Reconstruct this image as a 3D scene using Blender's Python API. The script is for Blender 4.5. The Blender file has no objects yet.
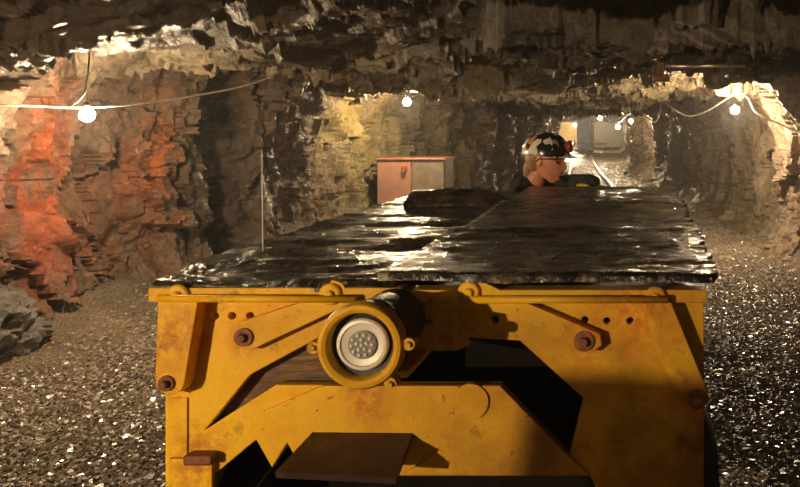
import bpy, bmesh, math, random
import numpy as np
from mathutils import Vector, Matrix
random.seed(7)
C = bpy.context.scene.collection
PI = math.pi
F, CX, CY, EYE = 800.0, 645.0, 122.0, 1.65

def W(px, py, Y):
    """point of the place seen at photo position px,py at distance Y"""
    return Vector(((px - CX) / F * Y, Y, EYE + (CY - py) / F * Y))

# ------------------------------------------------------------------ objects
def link(name, me, parent=None, mat=None):
    o = bpy.data.objects.new(name, me)
    C.objects.link(o)
    if mat is not None and me is not None and not me.materials:
        me.materials.append(mat)
    if parent is not None:
        o.parent = parent
        o.matrix_parent_inverse = Matrix.Translation(-parent.location)
    return o

def tag(o, label=None, cat=None, group=None, kind=None):
    if label: o['label'] = label
    if cat: o['category'] = cat
    if group: o['group'] = group
    if kind: o['kind'] = kind
    return o

def empty(name, loc, label, cat, group=None):
    o = bpy.data.objects.new(name, None)
    C.objects.link(o); o.location = loc
    o.empty_display_size = .1
    return tag(o, label, cat, group)

def bm_mesh(bm, smooth=False, name='m'):
    me = bpy.data.meshes.new(name)
    bmesh.ops.recalc_face_normals(bm, faces=bm.faces)
    bm.to_mesh(me); bm.free()
    if smooth:
        me.polygons.foreach_set('use_smooth', [True] * len(me.polygons))
    return me

def np_mesh(v, f, smooth=True, name='m'):
    me = bpy.data.meshes.new(name)
    v = np.asarray(v, np.float32); f = np.asarray(f, np.int32)
    me.vertices.add(len(v)); me.vertices.foreach_set('co', v.ravel())
    k = f.shape[1]
    me.loops.add(f.size); me.loops.foreach_set('vertex_index', f.ravel())
    me.polygons.add(len(f))
    me.polygons.foreach_set('loop_start', np.arange(0, f.size, k, dtype=np.int32))
    me.polygons.foreach_set('use_smooth', np.full(len(f), smooth))
    me.update(calc_edges=True)
    return me

def add_box(bm, c, s, rot=None, bev=0.0):
    r = bmesh.ops.create_cube(bm, size=1)
    vs = r['verts']
    m = Matrix.Translation(Vector(c)) @ (rot.to_4x4() if rot else Matrix.Identity(4)) @ Matrix.Diagonal((*s, 1))
    bmesh.ops.transform(bm, matrix=m, verts=vs)
    if bev > 0:
        es = list({e for v in vs for e in v.link_edges})
        bmesh.ops.bevel(bm, geom=es, offset=bev, segments=2, affect='EDGES', profile=.5)

def add_cyl(bm, p0, p1, r0, r1=None, n=20, caps=True):
    p0 = Vector(p0); p1 = Vector(p1); r1 = r0 if r1 is None else r1
    d = p1 - p0
    q = d.to_track_quat('Z', 'Y').to_matrix().to_4x4()
    m = Matrix.Translation((p0 + p1) / 2) @ q
    bmesh.ops.create_cone(bm, cap_ends=caps, segments=n, radius1=r0, radius2=r1, depth=d.length, matrix=m)

def add_lathe(bm, prof, origin, axis, n=40):
    """prof: list of (radius, height along axis)"""
    axis = Vector(axis).normalized(); q = axis.to_track_quat('Z', 'Y').to_matrix()
    rings = []
    for r, h in prof:
        ring = []
        for k in range(n):
            a = 2 * PI * k / n
            ring.append(bm.verts.new(Vector(origin) + q @ Vector((max(r, 1e-4) * math.cos(a), max(r, 1e-4) * math.sin(a), h))))
        rings.append(ring)
    for a, b in zip(rings, rings[1:]):
        for k in range(n):
            bm.faces.new((a[k], a[(k + 1) % n], b[(k + 1) % n], b[k]))
    bm.faces.new(rings[0][::-1]); bm.faces.new(rings[-1])

def lathe_obj(name, prof, origin, axis, mat, parent=None, n=40, smooth=True):
    bm = bmesh.new(); add_lathe(bm, prof, origin, axis, n)
    me = bm_mesh(bm, smooth)
    o = link(name, me, parent, mat)
    me.set_sharp_from_angle(angle=.6)
    return o

def add_tube(bm, pts, r, n=8, closed=False):
    pts = [Vector(p) for p in pts]
    rings = []
    up = Vector((0, 0, 1))
    for i, p in enumerate(pts):
        t = (pts[min(i + 1, len(pts) - 1)] - pts[max(i - 1, 0)]).normalized()
        a = t.cross(up)
        if a.length < 1e-3: a = t.cross(Vector((1, 0, 0)))
        a.normalize(); b = t.cross(a).normalized()
        rr = r[i] if isinstance(r, (list, tuple)) else r
        rings.append([bm.verts.new(p + a * rr * math.cos(2 * PI * k / n) + b * rr * math.sin(2 * PI * k / n)) for k in range(n)])
    for a, b in zip(rings, rings[1:]):
        for k in range(n):
            bm.faces.new((a[k], a[(k + 1) % n], b[(k + 1) % n], b[k]))
    bm.faces.new(rings[0][::-1]); bm.faces.new(rings[-1])

def smooth_path(pts, sub=6):
    pts = [Vector(p) for p in pts]; out = []
    for i in range(len(pts) - 1):
        p0 = pts[max(i - 1, 0)]; p1 = pts[i]; p2 = pts[i + 1]; p3 = pts[min(i + 2, len(pts) - 1)]
        for s in range(sub):
            t = s / sub
            out.append(.5 * ((2 * p1) + (p2 - p0) * t + (2 * p0 - 5 * p1 + 4 * p2 - p3) * t * t + (3 * p1 - p0 - 3 * p2 + p3) * t ** 3))
    out.append(pts[-1]); return out

def plate(name, polys, Y0, Y1, mat, parent, bev=.003, circ=()):
    """flat plate in the XZ plane between Y0 (front) and Y1; polys = outline + holes in photo px read at Y0; circ = round holes (px,py,r m)"""
    cu = bpy.data.curves.new('c', 'CURVE'); cu.dimensions = '2D'; cu.fill_mode = 'BOTH'
    loops = [[((x - CX) / F * Y0, EYE + (CY - y) / F * Y0) for x, y in P] for P in polys]
    for x, y, r in circ:
        c = W(x, y, Y0)
        loops.append([(c.x + r * math.cos(2 * PI * k / 20), c.z + r * math.sin(2 * PI * k / 20)) for k in range(20)])
    for L in loops:
        s = cu.splines.new('POLY'); s.points.add(len(L) - 1); s.use_cyclic_u = True
        for p, (x, z) in zip(s.points, L): p.co = (x, z, 0, 1)
    cu.extrude = abs(Y1 - Y0) / 2 - bev; cu.bevel_depth = bev; cu.bevel_resolution = 1; cu.offset = -bev
    t = bpy.data.objects.new('t', cu); C.objects.link(t)
    dg = bpy.context.evaluated_depsgraph_get()
    me = bpy.data.meshes.new_from_object(t.evaluated_get(dg))
    bpy.data.objects.remove(t); bpy.data.curves.remove(cu)
    me.materials.clear()
    me.transform(Matrix.Translation((0, (Y0 + Y1) / 2, 0)) @ Matrix.Rotation(PI / 2, 4, 'X'))
    for p in me.polygons: p.use_smooth = False
    return link(name, me, parent, mat)

# ------------------------------------------------------------------ numpy noise
def _h(i, j, k, s):
    x = (i.astype(np.int64) * 73856093) ^ (j.astype(np.int64) * 19349663) ^ (k.astype(np.int64) * 83492791) ^ (s * 2654435761)
    x &= 0xFFFFFFFF
    x = ((x ^ (x >> 16)) * 0x45d9f3b) & 0xFFFFFFFF
    x = ((x ^ (x >> 16)) * 0x45d9f3b) & 0xFFFFFFFF
    return ((x ^ (x >> 13)) & 0xFFFFFF) / float(0xFFFFFF)

def _rotm(seed):
    g = np.random.default_rng(seed * 7 + 1); m, _ = np.linalg.qr(g.normal(size=(3, 3))); return m

def vnoise(p, seed=0):
    p = p @ _rotm(seed) + 37.7
    i = np.floor(p).astype(np.int64); f = p - i; f = f * f * (3 - 2 * f)
    out = 0
    for dx in (0, 1):
        for dy in (0, 1):
            for dz in (0, 1):
                w = (f[:, 0] if dx else 1 - f[:, 0]) * (f[:, 1] if dy else 1 - f[:, 1]) * (f[:, 2] if dz else 1 - f[:, 2])
                out = out + w * _h(i[:, 0] + dx, i[:, 1] + dy, i[:, 2] + dz, seed)
    return out * 2 - 1

def fbm(p, oct=4, seed=0, gain=.5):
    a = 1; s = 0
    for o in range(oct):
        s = s + a * vnoise(p * (2.03 ** o), seed + o * 17); a *= gain
    return s

def ridged(p, oct=4, seed=0, gain=.5):
    a = 1; s = 0
    for o in range(oct):
        s = s + a * (1 - np.abs(vnoise(p * (2.07 ** o), seed + o * 13)) * 2); a *= gain
    return s

def facets(p, seed=0, slope=.5):
    """broken-rock facets: each cell is a randomly tilted plane"""
    p = p @ _rotm(seed) + 51.3
    i = np.floor(p).astype(np.int64)
    best = np.full(len(p), 1e9); val = np.zeros(len(p))
    for dx in (-1, 0, 1):
        for dy in (-1, 0, 1):
            for dz in (-1, 0, 1):
                c0, c1, c2 = i[:, 0] + dx, i[:, 1] + dy, i[:, 2] + dz
                s = [c0 + _h(c0, c1, c2, seed), c1 + _h(c0, c1, c2, seed + 1), c2 + _h(c0, c1, c2, seed + 2)]
                d = [p[:, q] - s[q] for q in range(3)]
                dd = d[0] ** 2 + d[1] ** 2 + d[2] ** 2
                v = _h(c0, c1, c2, seed + 3) - .5
                for q in range(3):
                    v = v + d[q] * slope * 2 * (_h(c0, c1, c2, seed + 4 + q) - .5)
                m = dd < best
                best = np.where(m, dd, best); val = np.where(m, v, val)
    return val

# ------------------------------------------------------------------ materials
class NT:
    def __init__(s, name):
        s.m = bpy.data.materials.new(name); s.m.use_nodes = True
        s.t = s.m.node_tree; s.b = s.t.nodes['Principled BSDF']
        s.co = s.t.nodes.new('ShaderNodeTexCoord').outputs['Object']
    def n(s, typ, **kw):
        nd = s.t.nodes.new(typ)
        for k, v in kw.items():
            if hasattr(nd, k): setattr(nd, k, v)
        return nd
    def l(s, a, b): s.t.links.new(a, b)
    def set(s, inp, v):
        if hasattr(v, 'is_output') or isinstance(v, bpy.types.NodeSocket): s.l(v, inp)
        else:
            if isinstance(v, (tuple, list)) and len(v) == 3 and inp.type == 'RGBA': v = (*v, 1)
            inp.default_value = v
    def P(s, name, v): s.set(s.b.inputs[name], v)
    def map(s, scale=(1, 1, 1), loc=(0, 0, 0), rot=(0, 0, 0), src=None):
        nd = s.n('ShaderNodeMapping'); s.l(src or s.co, nd.inputs['Vector'])
        nd.inputs['Scale'].default_value = scale; nd.inputs['Location'].default_value = loc; nd.inputs['Rotation'].default_value = rot
        return nd.outputs[0]
    def noise(s, scale, detail=6, rough=.55, vec=None, dist=0):
        nd = s.n('ShaderNodeTexNoise'); s.l(vec or s.co, nd.inputs['Vector'])
        nd.inputs['Scale'].default_value = scale; nd.inputs['Detail'].default_value = detail
        nd.inputs['Roughness'].default_value = rough; nd.inputs['Distortion'].default_value = dist
        return nd.outputs['Fac']
    def vor(s, scale, feature='F1', vec=None, out='Distance', rnd=1):
        nd = s.n('ShaderNodeTexVoronoi', feature=feature); s.l(vec or s.co, nd.inputs['Vector'])
        nd.inputs['Scale'].default_value = scale; nd.inputs['Randomness'].default_value = rnd
        return nd.outputs[out]
    def ramp(s, fac, stops, interp='LINEAR'):
        nd = s.n('ShaderNodeValToRGB'); s.l(fac, nd.inputs[0]); cr = nd.color_ramp; cr.interpolation = interp
        while len(cr.elements) < len(stops): cr.elements.new(.5)
        for e, (p, c) in zip(cr.elements, stops):
            e.position = p
            e.color = (c, c, c, 1) if isinstance(c, (int, float)) else (*c, 1)
        return nd.outputs[0]
    def mix(s, fac, a, b, mode='MIX'):
        nd = s.n('ShaderNodeMix'); nd.data_type = 'RGBA'; nd.blend_type = mode
        s.set(nd.inputs[0], fac); s.set(nd.inputs[6], a); s.set(nd.inputs[7], b)
        return nd.outputs[2]
    def math(s, op, a, b=0.0, c=None, clamp=False):
        nd = s.n('ShaderNodeMath'); nd.operation = op; nd.use_clamp = clamp
        s.set(nd.inputs[0], a); s.set(nd.inputs[1], b)
        if c is not None: s.set(nd.inputs[2], c)
        return nd.outputs[0]
    def near(s, c, r, soft=.5, sc=(1, 1, 1)):
        """1 inside radius r of c, fading out"""
        mp = s.n('ShaderNodeVectorMath'); mp.operation = 'SUBTRACT'; s.l(s.co, mp.inputs[0]); mp.inputs[1].default_value = c
        m2 = s.n('ShaderNodeVectorMath'); m2.operation = 'MULTIPLY'; s.l(mp.outputs[0], m2.inputs[0]); m2.inputs[1].default_value = sc
        ln = s.n('ShaderNodeVectorMath'); ln.operation = 'LENGTH'; s.l(m2.outputs[0], ln.inputs[0])
        mr = s.n('ShaderNodeMapRange'); mr.clamp = True
        s.l(ln.outputs['Value'], mr.inputs[0]); mr.inputs[1].default_value = r + soft; mr.inputs[2].default_value = max(r - soft, 0)
        mr.inputs[3].default_value = 0; mr.inputs[4].default_value = 1
        return mr.outputs[0]
    def bump(s, h, strength=.5, dist=.02, prev=None):
        nd = s.n('ShaderNodeBump'); s.l(h, nd.inputs['Height']); nd.inputs['Strength'].default_value = strength
        nd.inputs['Distance'].default_value = dist
        if prev is not None: s.l(prev, nd.inputs['Normal'])
        return nd.outputs[0]

def simple(name, col, rough=.5, metal=0, bump=0, bscale=60, vary=.25, spec=.5):
    t = NT(name)
    n = t.noise(9, 5)
    t.P('Base Color', t.mix(t.ramp(n, [(.35, 0), (.65, 1)]), tuple(c * (1 - vary) for c in col), tuple(min(1, c * (1 + vary)) for c in col)))
    t.P('Roughness', rough); t.P('Metallic', metal); t.P('Specular IOR Level', spec)
    if bump: t.P('Normal', t.bump(t.noise(bscale, 4), bump, .004))
    return t.m

def rock(name, dark, mid, light, stains_and_shade=(), wet=.3, ridge_glints=0, bscale=1., streak=None):
    t = NT(name)
    big = t.noise(.9, 9, .62, dist=.4)
    col = t.ramp(big, [(.3, dark), (.47, mid), (.6, mid), (.75, light)])
    fine = t.noise(14, 8, .7)
    col = t.mix(.75, col, t.ramp(fine, [(.3, .25), (.5, .75), (.72, 1.6)]), 'MULTIPLY')
    blk = t.vor(1.7, out='Color', vec=t.map((1, 1, .8), src=None))
    col = t.mix(.35, col, t.mix(.7, blk, t.ramp(blk, [(0, .35), (1, 1.4)]), 'MIX'), 'MULTIPLY') if False else col
    for (c, r, soft, sc, color, amt, nscale, mp) in stains_and_shade:
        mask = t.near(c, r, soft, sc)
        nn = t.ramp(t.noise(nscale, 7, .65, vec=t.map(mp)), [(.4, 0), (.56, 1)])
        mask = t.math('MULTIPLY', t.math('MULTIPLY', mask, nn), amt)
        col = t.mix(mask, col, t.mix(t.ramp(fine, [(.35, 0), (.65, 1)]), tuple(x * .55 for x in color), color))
    if ridge_glints:  # pale lines paint the light caught on ledges
        d = t.vor(1.3, 'DISTANCE_TO_EDGE', vec=t.map((.5, 1.4, 1), src=None))
        nz = t.noise(1.3, 3, .5, dist=.6)
        a = t.math('ABSOLUTE', t.math('SUBTRACT', nz, .5))
        v = t.ramp(a, [(0.0, 1), (.007, .8), (.012, 0)])
        v = t.math('MULTIPLY', v, t.ramp(t.noise(.7, 3), [(.45, 0), (.6, ridge_glints)]))
        col = t.mix(v, col, (.5, .44, .36))
    t.P('Base Color', col)
    r = t.noise(3.5, 6, .6)
    t.P('Roughness', t.ramp(r, [(.35, wet), (.65, min(1, wet + .4))]))
    t.P('Specular IOR Level', .6)
    b = t.bump(t.noise(7 * bscale, 10, .68), .9, .09)
    b = t.bump(t.noise(38 * bscale, 6, .7), .8, .02, b)
    t.P('Normal', b)
    return t.m

def emit(name, col, strength):
    t = NT(name); t.P('Base Color', (1, 1, 1)); t.P('Emission Color', col); t.P('Emission Strength', strength)
    return t.m

M = {}
rust = (.42, .085, .02)
def LW(px, py, Y): return tuple(W(px, py, Y))
M['rock_left'] = rock('wet_brown_rock', (.032, .024, .018), (.16, .108, .074), (.34, .25, .17), [
    ((-4.6, 5.95, 1.35), .30, .2, (.3, 1.5, .42), rust, .8, 3, (2, 2, .4)),
    ((-4.5, 6.0, .75), .36, .25, (.3, 1.0, .9), (.36, .08, .03), .85, 4, (1, 1, .7)),
    ((-4.4, 6.98, 1.35), .10, .06, (.15, .9, .22), (.55, .15, .02), 1, 5, (2, 2, .3)),
    ((-4.4, 6.72, 1.1), .28, .2, (.3, .9, .4), (.30, .09, .035), .8, 3, (3, 3, .4)),
    ((-4.3, 7.75, 1.0), .32, .2, (.2, .8, .3), (.016, .013, .011), .9, 2, (1.5, 1.5, .4)),  # crevice shade painted dark into the rock colour
    ((-4.2, 9.6, 1.1), .50, .3, (.2, .7, .4), (.014, .012, .010), .9, 2.2, (1.5, 1.5, .4)),  # shade of the wider crevice, also put into the colour
    ((-4.1, 11.2, 1.7), .9, .5, (.4, 1, 1), (.36, .27, .08), .85, 2.5, (1, 1, .8)),
    (LW(440, 150, 14), 2.0, .8, (1, .6, 1), (.12, .115, .05), .8, 2.0, (1, 1, .3)),
    (LW(510, 140, 17), 1.0, .8, (1, .4, .8), (.21, .09, .03), .7, 3, (2, 2, .25)),
    (LW(210, 130, 9.5), .9, .6, (1, .6, 1), (.07, .065, .035), .7, 2.0, (1, 1, .5)),
    ], wet=.15)
M['rock_right'] = rock('brown_rock_face', (.035, .027, .019), (.18, .13, .085), (.38, .29, .19), [
    (LW(785, 215, 8.7), .6, .5, (1, .5, .8), (.30, .12, .05), .7, 3, (1, 1, .6)),
    (LW(720, 200, 13), 1.4, .8, (1, .4, 1), (.11, .085, .045), .6, 2, (1, 1, .4)),
    ], wet=.2)
M['rock_ceiling'] = rock('layered_dark_rock', (.026, .020, .016), (.12, .088, .062), (.28, .21, .14), [
    ((-2.5, 9.5, 2.1), 2.4, 1.5, (.7, 1, .5), (.16, .13, .06), .8, 1.6, (.8, 1.2, 1)),
    ((.6, 9, 2.1), 1.6, 1, (.8, .7, .5), (.27, .2, .1), .8, 1.6, (.8, 1.2, 1)),
    ((-4.3, 6.1, 2.1), 1.3, .8, (.7, 1, .5), (.26, .21, .14), .9, 1.8, (1, 1, 1)),
    ((-3.2, 3.2, 2.1), .6, .35, (1, 1, .5), (.28, .1, .06), .8, 2, (1, 1, 1)),
    ], wet=.16, ridge_glints=.3)

# floor: dark wet grit
t = NT('wet_grit')
n = t.noise(1.1, 6)
near_col = t.mix(t.ramp(n, [(.35, 0), (.65, 1)]), (.07, .05, .035), (.17, .12, .078))
t.P('Base Color', t.mix(.8, near_col, t.ramp(t.noise(60, 5, .7), [(.3, .3), (.7, 1.6)]), 'MULTIPLY'))
t.P('Roughness', .38)
t.P('Normal', t.bump(t.vor(55), 1, .02, t.bump(t.noise(5, 6), .4, .05)))
M['grit'] = t.m

t = NT('wet_gravel')
n = t.noise(31, 3, .6)
t.P('Base Color', t.ramp(n, [(.3, (.07, .056, .045)), (.5, (.18, .145, .11)), (.66, (.42, .35, .28))]))
t.P('Roughness', t.ramp(t.noise(24, 2), [(.4, .16), (.6, .42)])); t.P('Specular IOR Level', .7)
M['gravel'] = t.m

# chipped yellow paint with grease, rust and painted-in dimming
def paint(name, grime=.5):
    t = NT(name)
    n1 = t.noise(3.2, 8, .6); n2 = t.noise(26, 6, .7); n3 = t.noise(75, 4, .6)
    col = t.ramp(n1, [(.3, (.64, .30, .0015)), (.5, (.82, .44, .002)), (.75, (.86, .52, .004))])
    col = t.mix(t.ramp(n2, [(.60, 0), (.72, .75 * grime + .2)]), col, (.33, .10, .012))
    col = t.mix(t.ramp(t.noise(9, 9, .7), [(.62 - .06 * grime, 0), (.70 - .05 * grime, .7)]), col, (.13, .055, .012))
    col = t.mix(t.ramp(n3, [(.69, 0), (.74, .9)]), col, (.05, .025, .012))
    painted_shade = t.math('MULTIPLY', t.near((.05, 2.09, .7), .75, .45, (1, .2, 1)), t.ramp(t.noise(2.4, 8, .65), [(.36, .25), (.6, .95)]))  # dimmer light and shade at the lower right put into the paint
    col = t.mix(painted_shade, col, (.16, .06, .012))
    col = t.mix(t.ramp(t.noise(34, 5, .6), [(.66, 0), (.70, .8)]), col, (.12, .04, .01))
    for bx, by, br in ((244, 337, .035), (584, 341, .045), (167, 383, .04), (697, 399, .05), (188, 330, .05), (402, 325, .06), (200, 458, .06), (450, 340, .05), (640, 300, .10), (370, 396, .05)):
        mk = t.math('MULTIPLY', t.near(tuple(W(bx, by, 2.09)), br, br * .7, (1, .3, .8)), t.ramp(t.noise(40, 6, .7), [(.38, 0), (.58, .85)]))
        col = t.mix(mk, col, (.42, .10, .008))
    t.P('Base Color', col)
    t.P('Roughness', t.ramp(n2, [(.35, .38), (.65, .65)])); t.P('Specular IOR Level', .3)
    t.P('Normal', t.bump(n2, .5, .004, t.bump(t.noise(90, 4, .7), .35, .002, t.bump(n1, .25, .02))))
    return t.m
M['paint'] = paint('chipped_yellow_paint', .25)
M['paint_dirty_dim'] = paint('greasy_dim_yellow_paint', .8)  # greasier copy; its darker tone also paints the dimmer light on the right
t = NT('rusty_steel'); n = t.noise(22, 7, .7)
t.P('Base Color', t.ramp(n, [(.3, (.05, .022, .012)), (.55, (.22, .075, .025)), (.75, (.42, .17, .05))]))
t.P('Roughness', .65); t.P('Metallic', .25); t.P('Normal', t.bump(n, .6, .004)); M['rust'] = t.m
t = NT('greasy_brown_plate'); n = t.noise(7, 9, .7, vec=t.map((1, 1, 5)), dist=1.5)
t.P('Base Color', t.ramp(n, [(.35, (.012, .007, .004)), (.55, (.06, .028, .009)), (.72, (.20, .085, .018))]))
t.P('Roughness', .42); t.P('Normal', t.bump(n, .6, .01)); M['grease'] = t.m
M['grease_lit'] = M['grease'].copy()  # lit copy of the grease, light put into its colour
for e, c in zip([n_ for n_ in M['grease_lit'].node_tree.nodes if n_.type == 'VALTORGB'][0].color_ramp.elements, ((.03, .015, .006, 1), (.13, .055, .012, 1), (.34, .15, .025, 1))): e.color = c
t = NT('scuffed_brown_step'); n = t.noise(12, 9, .7)
t.P('Base Color', t.ramp(n, [(.35, (.022, .011, .009)), (.6, (.06, .026, .017)), (.8, (.2, .1, .06))]))
t.P('Roughness', .5); t.P('Normal', t.bump(n, .3, .004)); M['step'] = t.m
M['black_steel'] = simple('black_steel', (.012, .010, .012), .5, .2, .3)
M['tyre'] = simple('tyre_rubber', (.012, .012, .013), .7, 0, .5)

# wet rubber belt
def rubber(name, rot=0, c=1.0, d1=.05, worn=False):
    t = NT(name)
    v = t.map((1.0, .9, 1), rot=(0, 0, rot))
    w = t.noise(5, 4, .6, vec=v, dist=1.2)
    f = t.noise(17, 5, .65, vec=t.map((1, 1.1, 1), rot=(0, 0, rot)), dist=.8)
    col = t.mix(t.ramp(t.noise(4, 9, .72, dist=.8), [(.46, 0), (.60, 1)]), (.006 * c, .005 * c, .004 * c), (.10 * c, .068 * c, .042 * c))
    if worn:      # pale frayed edge along the joint
        sx = t.n('ShaderNodeSeparateXYZ'); t.l(t.co, sx.inputs[0])
        e = t.math('LESS_THAN', sx.outputs[0], -.664)
        col = t.mix(t.math('MULTIPLY', e, t.ramp(t.noise(9, 4), [(.35, .3), (.55, .9)])), col, (.40, .32, .20))
    t.P('Base Color', col)
    t.P('Roughness', t.ramp(t.noise(6, 6, .65), [(.40, .08), (.60, .42)])); t.P('Specular IOR Level', .6)
    b = t.bump(w, 1.0, d1); b = t.bump(f, 1., .013, b); b = t.bump(t.noise(60, 3), .3, .003, b)
    t.P('Normal', b); return t.m
M['mat_left'] = rubber('wet_rubber_ridged', .3, 1.2, .055)
M['mat_right'] = rubber('wet_rubber', 0, 1.1, .030, True)
M['flap'] = rubber('wet_rubber_flap', .1, 1.0, .03)
M['lamp_metal'] = simple('lamp_reflector', (.62, .58, .50), .45, .1, .1, vary=.12)
t = NT('led_lens'); t.P('Base Color', (.85, .85, .82)); t.P('Roughness', .08); t.P('Metallic', .3); M['led'] = t.m
M['dark_glass'] = simple('smoked_glass', (.26, .245, .22), .15, .1)
M['bulb'] = emit('warm_bulb', (1, .74, .43), 1)
M['bulb'].node_tree.nodes['Principled BSDF'].inputs['Emission Strength'].default_value = 1050
M['bulb_right'] = emit('warm_bulb_right', (1, .76, .47), 1700)
M['bulb_far_right'] = emit('warm_bulb_track', (1, .77, .47), 600)
M['bulb_far'] = emit('warm_bulb_far', (1, .78, .48), 1500)
M['bulb_back'] = emit('warm_bulb_near', (1, .76, .46), 8500)
M['bulb_fill'] = emit('warm_bulb_fill', (1, .80, .55), 120)
M['socket'] = simple('black_socket', (.02, .02, .02), .5)
M['cable'] = simple('pale_cable', (.55, .48, .38), .45)
M['cable_dark'] = simple('dark_cable', (.03, .026, .022), .4)
M['cab_pink'] = simple('faded_pink_paint', (.24, .115, .08), .5, 0, .15, vary=.12)
M['cab_grey'] = simple('dusty_brown_grey_paint', (.12, .09, .065), .5, 0, .15)
M['cab_edge'] = simple('worn_brown_edge', (.16, .065, .04), .5, .1, .2)
M['rail'] = simple('worn_rail_steel', (.55, .48, .40), .28, .8, .1)
M['tie'] = simple('wet_timber', (.06, .04, .025), .6, 0, .4)
M['pillar'] = simple('blue_grey_paint', (.38, .42, .55), .5)
M['panel'] = simple('ochre_board', (.30, .20, .07), .6)
M['painted_shade'] = simple('shade_black', (.008, .006, .005), .95, spec=.1)  # shade of the recess and underside painted as flat near-black
M['board_grey'] = simple('brown_grey_board', (.10, .08, .06), .6)
M['skin'] = simple('skin', (.62, .26, .15), .45, 0, .05, vary=.06)
M['hair'] = simple('light_brown_hair', (.30, .17, .08), .5, 0, .6, 90)
M['jacket'] = simple('black_jacket', (.014, .015, .020), .75, 0, .8, 30)
M['trousers'] = simple('dark_trousers', (.03, .03, .04), .8, 0, .3)
M['boot'] = simple('boot_rubber', (.02, .018, .016), .5)
M['frame'] = simple('dark_red_frame', (.12, .015, .01), .3)
M['yellow_cuff'] = simple('yellow_cuff', (.75, .55, .03), .6)
M['red_lens'] = simple('red_cap_lamp', (.35, .05, .03), .25)
t = NT('black_white_camouflage')
v = t.vor(26, out='Color'); g = t.n('ShaderNodeRGBToBW'); t.l(v, g.inputs[0])
t.P('Base Color', t.ramp(g.outputs[0], [(.0, (.012, .010, .010)), (.60, (.45, .22, .13)), (.64, (.66, .60, .52))], 'CONSTANT'))
t.P('Roughness', .22); M['helmet'] = t.m
t = NT('water_streak'); t.P('Base Color', (.8, .75, .68)); t.P('Roughness', .2); M['rod'] = t.m

# ------------------------------------------------------------------ rock shell
def sheet(P, name, mat, kind='structure', smooth=True):
    """P: (nu,nv,3) grid"""
    nu, nv = P.shape[:2]
    idx = np.arange(nu * nv).reshape(nu, nv)
    f = np.stack([idx[:-1, :-1], idx[1:, :-1], idx[1:, 1:], idx[:-1, 1:]], -1).reshape(-1, 4)
    o = link(name, np_mesh(P.reshape(-1, 3), f, smooth), None, mat)
    o.data.set_sharp_from_angle(angle=.55)
    if kind: o['kind'] = kind
    return o

def arc(plan, step):
    """plan: list of (X,Y); step(y) spacing -> resampled points and left-hand normals"""
    pl = smooth_path([(x, y, 0) for x, y in plan], 40)
    out = [pl[0]]; acc = 0
    for a, b in zip(pl, pl[1:]):
        acc += (b - a).length
        if acc >= step((a.y + b.y) / 2): out.append(b); acc = 0
    q = np.array([(p.x, p.y) for p in out])
    g = np.gradient(q, axis=0); g /= np.linalg.norm(g, axis=1)[:, None] + 1e-9
    return q, np.stack([g[:, 1], -g[:, 0]], 1)   # pointing right of travel

def rock_disp(p, amp=1., seed=0, vertical=1.):
    w = np.stack([fbm(p * 1.3, 3, 91 + seed), fbm(p * 1.3, 3, 92 + seed), fbm(p * 1.3, 3, 93 + seed)], 1) * .25
    q = (p + w) * np.array([1, 1, 1 / vertical])
    qv = (p + w * .6) * np.array([1, 1, .28])
    d = .13 * fbm(q * .45, 2, seed)
    d += .22 * facets(q * .95, seed + 5, .9)
    d += .17 * facets(qv * 1.9, seed + 25, 1.0)
    d += .10 * ridged(qv * 2.6, 3, seed + 35)
    d += .060 * facets(q * 4.6, seed + 45, 1.1)
    d += .024 * facets(q * 12, seed + 65, 1.1)
    d += .035 * fbm(q * 6, 4, seed + 85)
    return d * amp

def wall(name, plan, z0, z1, dz, stepf, mat, amp, seed, side, bulge=0, lean=.35, extra=None):
    q, n = arc(plan, stepf)
    n = n * side
    z = np.arange(z0, z1, dz)
    P = np.zeros((len(q), len(z), 3))
    P[:, :, 0] = q[:, 0:1]; P[:, :, 1] = q[:, 1:2]; P[:, :, 2] = z[None]
    d = rock_disp(P.reshape(-1, 3), amp, seed, 1.7).reshape(len(q), len(z))
    h = np.clip((z - 1.3) / 1.1, 0, 1.3)
    foot = np.clip((.45 - z) / .5, 0, 1)
    off = d + lean * h[None] ** 2 + (.35 * foot[None] ** 1.5)
    if extra is not None: off = off + extra(P[:, :, 0], P[:, :, 1], P[:, :, 2])
    P[:, :, 0] += n[:, 0:1] * off; P[:, :, 1] += n[:, 1:2] * off
    return sheet(P, name, mat)

def stepf(y): return max(.016, .0024 * abs(y)) if y > 4 else .06
left_plan = [(-5.1, -7), (-5.35, -3), (-5.3, 1), (-4.95, 4), (-4.72, 5.4), (-4.58, 6.1), (-4.42, 6.9), (-4.27, 7.7), (-4.2, 8.8), (-4.2, 10), (-4.1, 11.0), (-3.9, 12.3), (-3.55, 14.2), (-3.25, 17),
             (-3.0, 20), (-3.0, 24), (-3.6, 28), (-5.0, 33), (-6.2, 40), (-6.6, 51)]
def bump_at(X, Y, Z, y0, wy, a):     # vertical rib standing out of the wall
    return a * np.exp(-((Y - y0) / wy) ** 2)
def left_extra(X, Y, Z):
    e = bump_at(X, Y, Z, 7.75, .2, -.4) + bump_at(X, Y, Z, 8.3, .25, .15) + bump_at(X, Y, Z, 9.5, .3, -.5) + bump_at(X, Y, Z, 11.6, .5, .35)
    e += .22 * np.exp(-((Y - 6.9) / .8) ** 2) * np.clip(1.1 - Z, 0, 1)
    return e
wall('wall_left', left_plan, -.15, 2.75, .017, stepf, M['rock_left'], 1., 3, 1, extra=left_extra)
right_plan = [(2.3, -7), (2.5, -3), (2.5, 1), (2.35, 4), (2.2, 6), (2.15, 7.6), (2.05, 8.6), (2.0, 9.6), (1.8, 11), (1.55, 13), (1.2, 15.5), (.8, 18.5), (.35, 22), (.1, 24.5), (.1, 27),
              (-.2, 32), (-.7, 40), (-1.1, 51)]
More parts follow.
